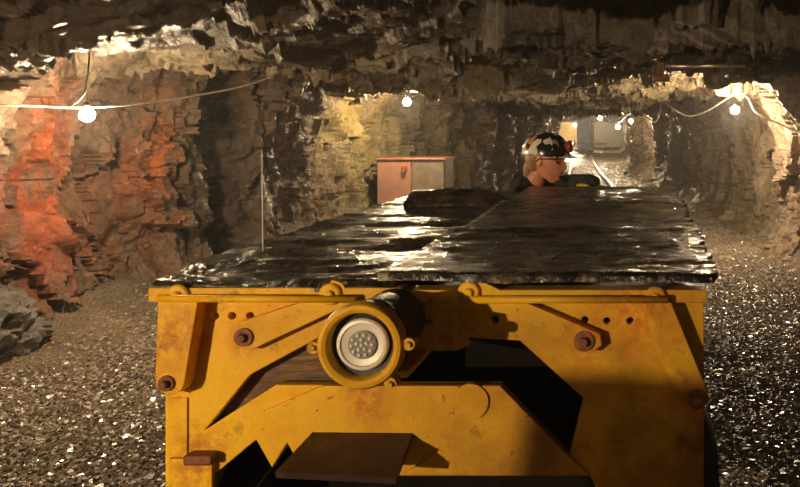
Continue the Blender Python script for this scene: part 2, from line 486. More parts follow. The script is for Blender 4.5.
def right_extra(X, Y, Z):
    return bump_at(X, Y, Z, 9.1, .35, .15) + bump_at(X, Y, Z, 24.5, .8, .35)
wall('wall_right', right_plan, -.15, 2.75, .019, stepf, M['rock_right'], .8, 11, -1, extra=right_extra, lean=.55)

# ceiling
ys = [-7]
while ys[-1] < 52:
    y = ys[-1]; ys.append(y + (.09 if y < 2 else .026 if y < 12 else .0028 * y))
ys = np.array(ys); xs = np.arange(-7.2, 3.9, .022)
P = np.zeros((len(ys), len(xs), 3)); P[:, :, 0] = xs[None]; P[:, :, 1] = ys[:, None]; P[:, :, 2] = np.interp(ys, [-7, 3, 6, 10, 52], [2.34, 2.32, 2.16, 2.08, 2.12])[:, None]
pp = P.reshape(-1, 3)
wv = np.stack([fbm(pp * .8, 3, 301), fbm(pp * .8, 3, 302), pp[:, 2] * 0], 1) * .5
q = (pp + wv) * np.array([.55, 1.0, 1.0])
d = .11 * fbm(q * .7, 2, 205) + .20 * facets(q * .8, 210, .75) + .12 * facets(q * 1.9, 230, 1.) + .07 * facets(q * np.array([1.6, 1, 1]) * 3.6, 250, 1.2) + .028 * facets(q * 10, 270, 1.2) + .05 * ridged(q * 2.5, 4, 280) + .02 * fbm(q * 7, 4, 290)
d = d.reshape(len(ys), len(xs))
Yg = P[:, :, 1]; Xg = P[:, :, 0]
P[:, :, 2] += d - .22 * np.exp(-((Xg + 3.9) / 1.3) ** 2 - ((Yg - 4.7) / .8) ** 2) + .10 * np.exp(-((Yg - 9) / 3) ** 2 - ((Xg - .6) / 1.2) ** 2)
P[:, :, 2] -= .10 * np.clip((Yg - 10) / 8, 0, 1) * np.clip((30 - Yg) / 6, 0, 1) * .6
sheet(P, 'ceiling', M['rock_ceiling'])

# end walls
def endwall(name, Y, x0, x1, mat, seed, step, sgn):
    xs = np.arange(x0, x1, step); zs = np.arange(-.1, 2.8, step)
    P = np.zeros((len(xs), len(zs), 3)); P[:, :, 0] = xs[:, None]; P[:, :, 1] = Y; P[:, :, 2] = zs[None]
    P[:, :, 1] += sgn * rock_disp(P.reshape(-1, 3), .8, seed, 1.4).reshape(P.shape[:2])
    return sheet(P, name, mat)
endwall('wall_far', 50, -8, 1, M['rock_right'], 51, .09, -1)
endwall('wall_near', -6.6, -6.4, 3.6, M['rock_left'], 57, .09, 1)

# floor
ys = [-7]
while ys[-1] < 51:
    y = ys[-1]; ys.append(y + (.1 if y < 1 else .04 if y < 12 else .004 * y))
ys = np.array(ys); xs = np.arange(-7.4, 3.9, .045)
def floor_z(x, y):
    p = np.stack([np.asarray(x, float), np.asarray(y, float), np.zeros(len(x))], 1)
    z = .035 * fbm(p * .8, 4, 401) + .012 * fbm(p * 4, 3, 411)
    z = z + .42 * np.clip((-3.25 - p[:, 0]) / 1.15, 0, 1) ** 1.4 * np.clip((p[:, 1] - 5.0) / 1.5, 0, 1)      # muck banked against the left wall
    dd = np.hypot((p[:, 0] + 1.62) / .56, (p[:, 1] + .80) / .42) + .12 * fbm(p * 3, 3, 431)     # unseen rock heap, added to shade the machine's lower right
    z = z + 1.34 * np.clip((1.22 - dd) / .3, 0, 1)
    return z
XX, YY = np.meshgrid(xs, ys)
Z = floor_z(XX.ravel(), YY.ravel())
sheet(np.stack([XX.ravel(), YY.ravel(), Z], 1).reshape(len(ys), len(xs), 3), 'floor', M['grit'])

# gravel: countless angular chips
rng = np.random.default_rng(5)
def scatter(n, x0, x1, y0, y1, s0, s1):
    x = rng.uniform(x0, x1, n); y = rng.uniform(y0, y1, n); return x, y, rng.uniform(s0, s1, n)
sets = [scatter(48000, -5.2, -1.15, 3.0, 8.2, .008, .019), scatter(30000, .1, 2.3, 2.2, 8.0, .007, .017), scatter(22000, -.6, 2.2, 8, 16, .007, .016),
        scatter(12000, -2.6, 1.4, 16, 30, .008, .02), scatter(3000, -4.3, 0, 30, 46, .012, .025)]
x = np.concatenate([s[0] for s in sets]); y = np.concatenate([s[1] for s in sets]); s = np.concatenate([s[2] for s in sets])
keep = ~((y > 5.2) & (x < -3.75 + rng.normal(0, .25, len(x)))); x, y, s = x[keep], y[keep], s[keep] * .82
z = floor_z(x, y)
base = np.array([(1, 1, 1), (1, 1, -1), (1, -1, 1), (1, -1, -1), (-1, 1, 1), (-1, 1, -1), (-1, -1, 1), (-1, -1, -1)], float)
N = len(x)
V = base[None] * (.65 + .55 * rng.random((N, 8, 3)))
V *= np.stack([rng.uniform(.7, 1.3, N), rng.uniform(.5, 1., N), rng.uniform(.25, .6, N)], 1)[:, None, :]
a, b, c = [rng.normal(0, .35, N), rng.normal(0, .35, N), rng.uniform(0, 2 * PI, N)]
def rot(V, i, j, a):
    ca, sa = np.cos(a)[:, None], np.sin(a)[:, None]
    vi, vj = V[:, :, i].copy(), V[:, :, j].copy()
    V[:, :, i] = ca * vi - sa * vj; V[:, :, j] = sa * vi + ca * vj
rot(V, 0, 1, c); rot(V, 1, 2, a); rot(V, 0, 2, b)
V = V * s[:, None, None] + np.stack([x, y, z + s * .3], 1)[:, None, :]
fb = np.array([(0, 1, 3, 2), (4, 6, 7, 5), (0, 4, 5, 1), (2, 3, 7, 6), (0, 2, 6, 4), (1, 5, 7, 3)])
Fc = (fb[None] + (np.arange(N) * 8)[:, None, None]).reshape(-1, 4)
g = link('gravel', np_mesh(V.reshape(-1, 3), Fc, False), None, M['gravel'])
tag(g, 'loose wet gravel covering the tunnel floor beside the yellow machine', 'gravel', kind='stuff')

# boulder at the foot of the left wall
def boulder(name, c, r, seed, label, mat):
    bm = bmesh.new(); bmesh.ops.create_icosphere(bm, subdivisions=5, radius=1)
    me = bm_mesh(bm, True); v = np.zeros(len(me.vertices) * 3, np.float32); me.vertices.foreach_get('co', v); v = v.reshape(-1, 3).astype(float)
    d = 1 + .35 * facets(v * 1.3 + seed, seed, .8) + .12 * facets(v * 3.5, seed + 9, 1) + .06 * fbm(v * 5, 3, seed)
    v = v * d[:, None] * np.array(r) + np.array([0, 0, r[2] * .55]); me.vertices.foreach_set('co', v.astype(np.float32).ravel()); me.update()
    me.set_sharp_from_angle(angle=.5)
    o = link(name, me, None, mat); o.location = c
    return tag(o, label, 'boulder')
M['pale_rock'] = rock('pale_boulder_rock', (.05, .045, .045), (.16, .14, .13), (.42, .37, .34), wet=.3)
boulder('boulder', (-4.50, 5.45, .10), (.34, .30, .25), 4, 'pale boulder at the foot of the rusty left wall by the photo edge', M['pale_rock'])

# ------------------------------------------------------------------ the yellow machine
YF = 2.09
TOPZ = EYE - 166 / F * YF          # 1.216
XL, XR = W(158, 0, YF).x, W(704, 0, YF).x
veh = empty('mine_vehicle', ((XL + XR) / 2, 3.4, 0), 'chipped yellow low mining vehicle with a round headlamp and black rubber mats on its deck', 'mining vehicle')
# front plate with recess
outline = [(160, 296), (704, 296), (704, 620), (640, 620), (604, 505), (590, 476), (420, 476), (332, 476), (300, 466), (287, 443), (272, 468), (256, 440), (196, 490), (180, 620), (168, 620), (167, 396), (158, 384)]
recess = [(205, 430), (250, 375), (326, 334), (405, 334), (520, 341), (583, 398), (569, 456), (500, 385), (276, 385)]
holes = [(215, 316, .0095), (232, 316, .0095), (250, 316, .0095), (585, 320, .009), (607, 321, .009), (630, 321, .009), (408, 319, .009), (428, 318, .014), (495, 320, .01)]
plate('front_plate', [outline, recess], YF, YF + .03, M['paint'], veh, .003, holes)
# inside of the recess
def quad_prism(bm, pts, thick):
    vs = [bm.verts.new(p) for p in pts]; f = bm.faces.new(vs); bm.normal_update()
    r = bmesh.ops.extrude_face_region(bm, geom=[f]); nv = [v for v in r['geom'] if isinstance(v, bmesh.types.BMVert)]
    bmesh.ops.translate(bm, vec=f.normal * -thick if True else 0, verts=nv)
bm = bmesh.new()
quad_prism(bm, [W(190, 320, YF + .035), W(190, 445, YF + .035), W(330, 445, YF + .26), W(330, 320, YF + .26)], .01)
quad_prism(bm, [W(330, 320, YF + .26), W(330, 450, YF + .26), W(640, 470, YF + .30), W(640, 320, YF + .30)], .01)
link('recess_lining', bm_mesh(bm), veh, M['painted_shade'])
# lower bumper panel, standing a little proud
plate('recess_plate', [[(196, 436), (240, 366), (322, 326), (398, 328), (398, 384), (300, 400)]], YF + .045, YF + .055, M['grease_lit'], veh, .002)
plate('bumper_panel', [[(322, 386), (500, 386), (569, 457), (588, 474), (405, 474), (440, 450), (412, 436), (313, 436), (296, 450), (262, 412)]], YF - .015, YF + .001, M['paint'], veh, .002)
bm = bmesh.new()
c = W(472, 387, YF); add_cyl(bm, (c.x, YF - .022, c.z - .032), (c.x, YF - .012, c.z - .032), .047, .047, 28)
link('bumper_boss', bm_mesh(bm), veh, M['paint_dirty_dim'])
# slanted step plate below
bm = bmesh.new()
a0, a1 = W(313, 438, YF - .01), W(413, 439, YF - .01); b1, b0 = W(396, 484, 1.93), W(276, 478, 1.93)
quad_prism(bm, [a0, b0, b1, a1], .018); link('step_plate', bm_mesh(bm), veh, M['step'])
# rails under the deck edge
def bar(name, x0, x1, y0, y1, Ya, Yb, mat, bev=.003):
    p = W(x0, y0, Ya); q = W(x1, y1, Ya); bm = bmesh.new()
    add_box(bm, ((p.x + q.x) / 2, (Ya + Yb) / 2, (p.z + q.z) / 2), (abs(q.x - p.x), abs(Yb - Ya), abs(p.z - q.z)), None, bev)
    return link(name, bm_mesh(bm), veh, mat)
bar('deck_rail', 148, 401, 288, 302, YF - .035, YF + .03, M['paint'])
bar('deck_rail', 405, 707, 290, 303, YF - .033, YF + .03, M['paint_dirty_dim'])
for (x0, x1, y0, y1, m_) in ((158, 356, 298.5, 299, M['paint']), (458, 668, 300, 299.5, M['paint_dirty_dim'])):
    bm = bmesh.new(); add_cyl(bm, W(x0, y0, YF - .055), W(x1, y1, YF - .055), .0095, .0095, 14)
    link('hinge_rod', bm_mesh(bm, True), veh, m_)
plate('hinge_plate', [[(398, 303), (455, 303), (470, 345), (455, 351), (412, 350), (398, 330)]], YF - .012, YF + .001, M['paint_dirty_dim'], veh, .002, [(408, 306, .006), (424, 306, .006), (409, 320, .008), (428, 321, .011)])
# struts, arms
def part_plate(name, P, d, th, mat): return plate(name, [P], YF - d, YF - d + th, mat, veh, .0025)
part_plate('side_strut', [(158, 300), (198, 300), (184, 385), (180, 392), (168, 397), (157, 388), (155, 378)], .052, .05, M['paint'])
part_plate('side_strut', [(645, 302), (671, 302), (707, 390), (710, 402), (698, 409), (686, 405), (660, 360)], .052, .05, M['paint_dirty_dim'])
part_plate('lift_arm', [(229, 338), (232, 326), (240, 322), (318, 297), (332, 280), (342, 283), (352, 298), (352, 303), (262, 345), (250, 351), (236, 349)], .034, .032, M['paint'])
part_plate('lift_arm', [(455, 306), (452, 300), (466, 284), (474, 279), (486, 283), (520, 300), (600, 334), (602, 345), (592, 353), (578, 351), (540, 328), (505, 314)], .034, .032, M['paint_dirty_dim'])
def bolt(x, y, d, r, mat=None):
    p = W(x, y, YF - d); bm = bmesh.new()
    add_lathe(bm, [(r * 1.25, 0), (r * 1.25, .006), (r * .95, .007)], p, (0, -1, 0), 24)
    add_lathe(bm, [(r * .62, .005), (r * .62, .017), (r * .5, .020)], p, (0, -1, 0), 6)
    link('bolt', bm_mesh(bm), veh, M['rust'])
bolt(244, 337, .034, .019); bolt(584, 341, .034, .021); bolt(167, 383, .052, .016); bolt(697, 399, .052, .020)
for x, y, in ((187, 291), (336, 290), (472, 288), (655, 293)):
    p = W(x, y + 1, YF); bm = bmesh.new()
    add_lathe(bm, [(.028, 0), (.028, .006), (.024, .010), (.012, .011), (.012, .018), (.008, .021)], (p.x, YF - .036, p.z), (0, -1, 0), 28)
    link('hinge_lug', bm_mesh(bm), veh, M['paint_dirty_dim'] if x > 400 else M['paint'])
# lower left seam strip and bracket
bar('corner_strip', 168, 187, 398, 458, YF - .006, YF, M['paint'], .002)
bar('corner_skirt', 168, 212, 459, 560, YF - .02, YF, M['paint_dirty_dim'], .003)
bm = bmesh.new(); p = W(205, 455, YF); add_box(bm, (p.x, YF - .02, p.z), (.075, .04, .028), None, .008); link('lug', bm_mesh(bm), veh, M['rust'])

# body behind the front plate
L = 4.72
for xx in (XL + .012, XR - .012):
    bm = bmesh.new(); add_box(bm, (xx, (YF + .03 + L) / 2, .80), (.024, L - YF - .03, .74), None, .004)
    link('side_panel', bm_mesh(bm), veh, M['paint_dirty_dim'])
bm = bmesh.new(); add_box(bm, ((XL + XR) / 2, (YF + L) / 2, TOPZ - .025), (XR - XL, L - YF, .02), None, .003); link('deck_plate', bm_mesh(bm), veh, M['grease'])
bm = bmesh.new(); add_box(bm, ((XL + XR) / 2, 3.55, .52), (.95, 2.3, .42), None, .02)
add_box(bm, ((XL + XR) / 2, 5.35, .27), (1.30, 1.35, .08), None, .01); link('chassis', bm_mesh(bm), veh, M['painted_shade'])
bm = bmesh.new(); add_box(bm, ((XL + XR) / 2, L, .80), (XR - XL - .06, .024, .74), None, .004); link('rear_panel', bm_mesh(bm), veh, M['paint_dirty_dim'])
bm = bmesh.new(); add_box(bm, (-.80, 5.18, .50), (.42, .46, .36), None, .03); link('seat_box', bm_mesh(bm), veh, M['black_steel'])
bm = bmesh.new(); add_box(bm, (-.80, 5.18, .715), (.44, .46, .07), None, .025); link('seat_cushion', bm_mesh(bm), veh, M['tyre'])
bm = bmesh.new(); add_box(bm, (-.15, 5.20, .70), (.20, .5, .86), None, .02); add_box(bm, (-.25, 5.20, 1.155), (.34, .46, .03), None, .01); link('control_console', bm_mesh(bm), veh, M['black_steel'])
for sx in (XL + .02, XR - .09):
    for yy in (2.62, 4.3):
        p = Vector((sx, yy, .36)); bm = bmesh.new()
        add_lathe(bm, [(.17, -.09), (.30, -.10), (.35, -.07), (.362, -.03), (.362, .03), (.35, .07), (.30, .10), (.17, .09)], p + Vector((.06, 0, 0)), (1, 0, 0), 48)
        w = link('wheel', bm_mesh(bm, True), veh, M['tyre'])
        bm = bmesh.new(); add_lathe(bm, [(.02, -.07), (.165, -.075), (.172, -.05), (.172, .05), (.165, .075), (.02, .07)], p + Vector((.06, 0, 0)), (1, 0, 0), 32)
        link('wheel_hub', bm_mesh(bm), w, M['paint_dirty_dim'])
        w.children[0].matrix_parent_inverse = Matrix.Identity(4)

# headlamp on a forward bracket
hc = W(362, 345, 1.81); hb = Vector((hc.x, YF + .10, hc.z))
head = lathe_obj('headlamp', [(.055, -.02), (.062, .03), (.078, .06), (.082, .20), (.090, .25)], (hc.x, YF + .02, hc.z), (0, -1, 0), M['grease'], veh)
def hl(name, prof, mat, y=hc.y): 
    o = lathe_obj(name, prof, (hc.x, y, hc.z), (0, -1, 0), mat, head); o.matrix_parent_inverse = Matrix.Identity(4); return o
hl('bezel_ring', [(.080, -.035), (.094, -.03), (.098, -.012), (.098, .008), (.093, .018), (.085, .020), (.077, .016), (.073, .004), (.073, -.03), (.079, -.034)], M['paint'])
hl('lamp_gasket', [(.001, -.03), (.0735, -.03), (.0735, -.012), (.060, -.014), (.001, -.014)], M['black_steel'])
hl('reflector', [(.001, -.014), (.058, -.014), (.0595, -.004), (.056, .001), (.050, .002), (.048, -.002), (.034, -.006), (.001, -.007)], M['lamp_metal'])
hl('lamp_glass', [(.001, -.008), (.032, -.008), (.0325, -.001), (.030, .001), (.001, .002)], M['dark_glass'])
bm = bmesh.new()
for r, k0 in ((0, 1), (.012, 5), (.0235, 10)):
    for k in range(k0):
        a = 2 * PI * k / k0 + r * 30
        bmesh.ops.create_icosphere(bm, subdivisions=2, radius=.0046, matrix=Matrix.Translation((hc.x + r * math.cos(a), hc.y - .002, hc.z + r * math.sin(a))))
o = link('led_cluster', bm_mesh(bm, True), head, M['led']); o.matrix_parent_inverse = Matrix.Identity(4)
for ang in (2, 182, -52):
    a = math.radians(ang); e = Vector((hc.x + .108 * math.cos(a), hc.y + .005, hc.z + .108 * math.sin(a))); bm = bmesh.new()
    add_box(bm, (hc.x + .098 * math.cos(a), hc.y + .006, hc.z + .098 * math.sin(a)), (.03, .026, .026), Matrix.Rotation(-a, 3, 'Y'), .006)
    add_cyl(bm, e + Vector((0, -.014, 0)), e + Vector((0, .018, 0)), .014, .014, 16)
    add_cyl(bm, e + Vector((0, -.022, 0)), e + Vector((0, -.01, 0)), .007, .007, 6)
    o = link('lamp_ear', bm_mesh(bm), head, M['paint_dirty_dim']); o.matrix_parent_inverse = Matrix.Identity(4)
bm = bmesh.new(); p = W(380, 376, 1.95); add_box(bm, (hc.x + .02, 2.0, hc.z - .093), (.12, .22, .016), None, .004); add_box(bm, (hc.x + .02, YF + .10, hc.z - .03), (.14, .02, .16), None, .004)
link('lamp_bracket', bm_mesh(bm), veh, M['paint_dirty_dim'])

# ------------------------------------------------------------------ rubber mats lying on the deck
def rubber_sheet(name, x0f, x1f, y0, y1, z, th, mat, label, seed, amp=.008, nx=120, ny=160, ridge=0, edge=0, droop=0, group=None):
    u = np.linspace(0, 1, nx); v = np.linspace(0, 1, ny)
    U, Vv = np.meshgrid(u, v, indexing='ij')
    Yv = y0 + (y1 - y0) * Vv
    pe = np.stack([np.zeros(ny), (y0 + (y1 - y0) * v) * 9, np.zeros(ny)], 1)
    ew = edge * np.abs(np.sin((y0 + (y1 - y0) * v) * 26)) + edge * .5 * fbm(pe, 2, seed + 3)
    X0 = np.array([x0f(t) for t in v]) ; X1 = np.array([x1f(t) for t in v]) + ew
    X = X0[None] * (1 - U) + X1[None] * U
    pf = np.stack([(x0f(0) + u * (x1f(0) - x0f(0))) * 6, np.zeros(nx), np.zeros(nx)], 1)
    Yv = Yv + (.02 * fbm(pf, 3, seed + 8))[:, None] * (1 - Vv) * 1.
    pts = np.stack([X.ravel(), Yv.ravel(), np.zeros(X.size)], 1)
    h = amp * fbm(pts * np.array([2.2, 6, 1]), 4, seed) + amp * .8 * ridged(pts * np.array([3, 9, 1]), 2, seed + 4) * .6
    h = h.reshape(X.shape)
    h = h + ridge * np.clip((Vv - .0) * 1, 0, 1) ** 3
    h = h + .35 * ridge * np.exp(-Vv / .04)
    h = h - droop * np.clip((.03 - Vv) / .03, 0, 1) ** 2
    Zt = z + th + h
    top = np.stack([X, Yv, Zt], -1); bot = np.stack([X, Yv, Zt - th], -1)
    n = nx * ny; idx = np.arange(n).reshape(nx, ny)
    f = [np.stack([idx[:-1, :-1], idx[1:, :-1], idx[1:, 1:], idx[:-1, 1:]], -1).reshape(-1, 4)]
    f.append(f[0][:, ::-1] + n)
    def side(e): return np.stack([e[1:], e[:-1], e[:-1] + n, e[1:] + n], -1)
    f += [side(idx[:, 0]), side(idx[::-1, -1]), side(idx[0, ::-1]), side(idx[-1, :])]
    me = np_mesh(np.concatenate([top.reshape(-1, 3), bot.reshape(-1, 3)]), np.concatenate(f), True)
    me.set_sharp_from_angle(angle=1.)
    o = link(name, me, None, mat)
    return tag(o, label, 'rubber mat', group)
XJ = -.69
rubber_sheet('rubber_mat', lambda t: -1.275 - .07 * min(1, t / .14), lambda t: XJ + .04, YF - .030, 4.62, TOPZ + .003, .012, M['mat_left'], 'long ridged wet black rubber mat along the left side of the yellow deck', 31, .007, 160, 360, droop=.006)
zr = TOPZ + .026
rubber_sheet('rubber_mat', lambda t: XJ, lambda t: XR + .012, YF - .030, 2.86, zr, .014, M['mat_right'], 'nearest right hand black rubber mat with ragged edge over the deck front', 41, .004, 160, 120, ridge=.018, edge=.028, droop=.012)
rubber_sheet('rubber_mat', lambda t: XJ + .005, lambda t: XR + .01, 2.78, 3.82, zr + .004, .014, M['mat_right'], 'middle right hand black rubber mat crossing the deck between two others', 51, .0035, 160, 130, ridge=.018, edge=.028)
rubber_sheet('rubber_mat', lambda t: XJ + .008, lambda t: XR - .0, 3.74, 4.74, zr + .006, .014, M['mat_right'], 'farthest right hand black rubber mat against which the helmeted person rests', 61, .0035, 160, 120, ridge=.006, edge=.024)
# curled sheet end, far left
nx, nt = 60, 24
pts = []
for i in range(nx):
    t = i / (nx - 1); x = -1.19 + t * .56
    hgt = .055 * (1 - t ** 3) + .02 * math.sin(t * 3.0) + .004
    row = []
    for j in range(nt):
        s_ = j / (nt - 1)
        yy = 3.93 + .55 * s_ ** 1.2 + .05 * t
        zz = TOPZ + .020 + hgt * math.sin(min(1, s_ * 2.4) * PI / 2) * (1 - .55 * max(0, s_ - .42) / .58) + .003 * math.sin(x * 37 + s_ * 5)
        row.append((x, yy, zz))
    pts.append(row)
G = np.array(pts); Gb = G - np.array([0, 0, .009]); n = nx * nt; idx = np.arange(n).reshape(nx, nt)
f0 = np.stack([idx[:-1, :-1], idx[1:, :-1], idx[1:, 1:], idx[:-1, 1:]], -1).reshape(-1, 4)
def side(e): return np.stack([e[1:], e[:-1], e[:-1] + n, e[1:] + n], -1)
me = np_mesh(np.concatenate([G.reshape(-1, 3), Gb.reshape(-1, 3)]), np.concatenate([f0, f0[:, ::-1] + n, side(idx[:, 0]), side(idx[::-1, -1]), side(idx[0, ::-1]), side(idx[-1, :])]), True)
tag(link('rubber_flap', me, None, M['flap']), 'curled up black rubber flap at the far left of the deck before the pink cabinet', 'rubber flap')

# thin upright rod on the mat's left edge
bm = bmesh.new(); p0 = Vector((-1.225, 2.565, TOPZ + .004)); add_cyl(bm, p0, p0 + Vector((-.004, 0, .34)), .0022, .0016, 8)
tag(link('whip_rod', bm_mesh(bm, True), None, M['rod']), 'thin pale upright rod standing at the left edge of the black rubber mat', 'rod')

# ------------------------------------------------------------------ cabinet
cab = empty('steel_cabinet', (-3.25, 11.4, 0), 'faded pink steel cabinet standing against the rock wall behind the machine', 'cabinet')
Yc = 11.0
x0, xm, x1 = W(377, 0, Yc).x, W(412, 0, Yc).x, W(445, 0, Yc).x; zt = W(0, 160, Yc).z
bm = bmesh.new(); add_box(bm, ((x0 + x1) / 2, Yc + .25, zt / 2), (x1 - x0, .5, zt), None, .012); link('cabinet_body', bm_mesh(bm), cab, M['cab_grey'])
bm = bmesh.new(); add_box(bm, ((x0 + x1) / 2, Yc + .24, zt + .012), (x1 - x0 + .04, .56, .03), None, .008); link('cabinet_lid', bm_mesh(bm), cab, M['cab_edge'])
for a_, b_ in ((x0 + .012, xm - .008), (xm + .008, x1 - .012)):
    bm = bmesh.new(); add_box(bm, ((a_ + b_) / 2, Yc - .012, zt / 2), (b_ - a_, .022, zt - .06), None, .005)
    d_ = link('cabinet_door', bm_mesh(bm), cab, M['cab_pink'] if a_ < xm - .1 else M['cab_grey'])
    if a_ < xm - .1:
        bm = bmesh.new(); add_box(bm, (b_ - .09, Yc - .035, zt - .10), (.08, .03, .05), None, .008); add_cyl(bm, (b_ - .09, Yc - .06, zt - .13), (b_ - .09, Yc - .03, zt - .13), .03, .03, 14)
        h_ = link('latch', bm_mesh(bm), d_, M['rust']); h_.matrix_parent_inverse = Matrix.Identity(4)

# ------------------------------------------------------------------ lights
def bulb(loc, r, mat, label, hang=.12, group=None):
    loc = Vector(loc); e = empty('light_bulb', loc, label, 'light bulb', group)
    bm = bmesh.new(); bmesh.ops.create_icosphere(bm, subdivisions=2, radius=r, matrix=Matrix.Translation(loc)); link('bulb_glass', bm_mesh(bm, True), e, mat)
    bm = bmesh.new(); add_cyl(bm, loc + Vector((0, 0, r * .85)), loc + Vector((0, 0, r * .85 + .05)), .019, .016, 14)
    link('lamp_socket', bm_mesh(bm, True), e, M['socket'])
    bm = bmesh.new(); add_cyl(bm, loc + Vector((0, 0, r * .85 + .045)), loc + Vector((0, 0, r + hang + .05)), .004, .004, 6)
    link('drop_cord', bm_mesh(bm), e, M['cable_dark'])
    return e
B1, B2, B3 = W(87, 115, 5.35), W(407, 102, 10.6), W(735, 110, 9.6)
bulb(B1, .045, M['bulb'], 'glowing bulb strung on a wire before the rusty left wall', .05)
bulb(B2, .050, M['bulb'], 'glowing bulb hanging from the ceiling above the pink cabinet', .12)
bulb(B3, .050, M['bulb_right'], 'glowing bulb hanging from the looped cable by the right wall', .12)
bulb(W(631, 121, 22), .055, M['bulb_far_right'], 'far bulb nearest the right wall corner over the rails', .2)
bulb(W(618, 127, 26), .07, M['bulb_far_right'], 'largest far bulb low over the track deep in the tunnel', .3)
bulb(W(600, 118, 33), .07, M['bulb_far'], 'far bulb high beside the blue grey pillar', .2)
bulb(W(575, 125, 44), .08, M['bulb_far'], 'farthest bulb beside the ochre board at the tunnel end', .3)
bulb((-4.35, -4.1, 1.86), .05, M['bulb_back'], 'glowing bulb on the left wall behind the viewer', .1)
bulb((1.3, -3.2, 1.9), .045, M['bulb_fill'], 'added fill bulb near the ceiling on the right behind the viewer', .1)  # unseen lamp added as fill from behind

def cable(name, pts, r, mat, label, sub=6):
    bm = bmesh.new(); add_tube(bm, smooth_path(pts, sub), r, 8)
    return tag(link(name, bm_mesh(bm, True), None, mat), label, 'cable')
cable('electric_cable', [W(-60, 104, 4.8), W(0, 105, 5.0), W(45, 106.5, 5.2), W(87, 107.5, 5.35), W(125, 105, 5.5), W(160, 101, 5.8), W(205, 94, 6.2), W(250, 84, 6.7), W(300, 66, 7.4)], .0075, M['cable'], 'pale taut wire carrying the bulb across the left wall')
cable('electric_cable', [W(68, 107, 5.3), W(78, 101, 5.3), W(85, 92, 5.3), W(86, 84, 5.3), W(88, 72, 5.3), W(89, 60, 5.3), W(90, 40, 5.3)], .006, M['cable_dark'], 'short curled wire rising to the ceiling over the left bulb')
cable('electric_cable', [W(604, 112, 24), W(625, 110, 20), W(640, 113, 18), W(650, 119, 17), W(656, 122, 16), W(661, 108, 14), W(662, 100, 13), W(672, 108, 12), W(688, 116, 11.4), W(705, 112, 10.8), W(728, 98, 10), W(738, 92, 9.6),
       W(748, 98, 9.4), W(756, 112, 9.2), W(775, 122, 8.9), W(800, 132, 8.6), W(830, 135, 8.2)], .011, M['cable'], 'looping pale cable sagging along the right tunnel wall')
cable('electric_cable', [W(602, 108, 30), W(607, 118, 29), W(613, 123, 28), W(620, 122, 26), W(628, 115, 23), W(640, 109, 20)], .012, M['cable'], 'thin looping cable between the far bulbs')
# ceiling bracket and bar
br = empty('ceiling_bracket', W(662, 70, 5.6), 'rusty bracket bolted under the ceiling with a long horizontal bar', 'bracket')
bm = bmesh.new(); a = W(661, 48, 5.6); b = W(661, 78, 5.6); add_box(bm, (a + b) / 2, (.05, .05, a.z - b.z), None, .006); add_box(bm, b, (.12, .09, .05), None, .01); link('bracket_post', bm_mesh(bm), br, M['rust'])
bm = bmesh.new(); add_cyl(bm, W(663, 66, 5.6), W(745, 66, 5.4), .012, .012, 10); link('bracket_bar', bm_mesh(bm, True), br, M['rail'])

# ------------------------------------------------------------------ track
def rail(label, pts):
    sp = smooth_path(pts, 8); bm = bmesh.new()
    prof = [(-.045, 0), (.045, 0), (.045, .012), (.01, .02), (.01, .07), (.026, .08), (.026, .105), (-.026, .105), (-.026, .08), (-.01, .07), (-.01, .02), (-.045, .012)]
    rings = []
    for i, p in enumerate(sp):
        tg = (sp[min(i + 1, len(sp) - 1)] - sp[max(0, i - 1)]).normalized(); sd = Vector((tg.y, -tg.x, 0))
        rings.append([bm.verts.new(p + sd * u + Vector((0, 0, w_))) for u, w_ in prof])
    n = len(prof)
    for a, b in zip(rings, rings[1:]):
        for k in range(n): bm.faces.new((a[k], a[(k + 1) % n], b[(k + 1) % n], b[k]))
    bm.faces.new(rings[0]); bm.faces.new(rings[-1][::-1])
    tag(link('track_rail', bm_mesh(bm), None, M['rail']), label, 'rail')
rail('right steel rail of the track curving away behind the person', [(-.60, 6.2, .0), (-.58, 12, 0), (-.78, 19, .0), (-1.30, 24, .0), (-1.98, 31, .0), (-2.38, 36, .0), (-3.2, 44, 0)])
rail('left steel rail of the track curving away behind the person', [(-1.35, 6.2, .0), (-1.6, 12, 0), (-1.9, 19, .0), (-2.35, 25, .0), (-2.85, 31, .0), (-3.3, 37, .0), (-4.2, 44, 0)])
# tunnel end: pillar, board, barrier
p = W(584, 148, 43); bm = bmesh.new(); add_box(bm, (p.x, p.y, 1.08), (.72, .5, 2.2), None, .03)
add_box(bm, (p.x, p.y - .02, .12), (1.0, .7, .24), None, .03)
tag(link('pillar', bm_mesh(bm), None, M['pillar']), 'pale blue grey pillar standing at the far end of the tunnel', 'pillar')
p = W(568, 133, 47); bm = bmesh.new(); add_box(bm, (p.x, p.y, p.z - .1), (1.1, .08, 1.5), None, .02); add_box(bm, (p.x - .4, p.y, .25), (.08, .08, .6)); add_box(bm, (p.x + .4, p.y, .25), (.08, .08, .6))
tag(link('notice_board', bm_mesh(bm), None, M['panel']), 'lit ochre board at the tunnel end left of the pillar', 'board')
p = W(610, 133, 47.5); bm = bmesh.new(); add_box(bm, (p.x, p.y, p.z - .1), (1.9, .08, 1.5), None, .02); add_box(bm, (p.x - .7, p.y, .25), (.08, .08, .6)); add_box(bm, (p.x + .7, p.y, .25), (.08, .08, .6))
tag(link('notice_board', bm_mesh(bm), None, M['board_grey']), 'dim brown board at the tunnel end right of the pillar', 'board')
bm = bmesh.new()
for zz in (.55, .3):
    add_cyl(bm, (-5.2, 40, zz), (-1.9, 40, zz), .03, .03, 8)
for xx in (-5.1, -4.0, -3.0, -2.0): add_cyl(bm, (xx, 40, 0), (xx, 40, .6), .03, .03, 8)
tag(link('barrier_rail', bm_mesh(bm), None, M['rail']), 'low pipe barrier across the far end of the track', 'barrier')

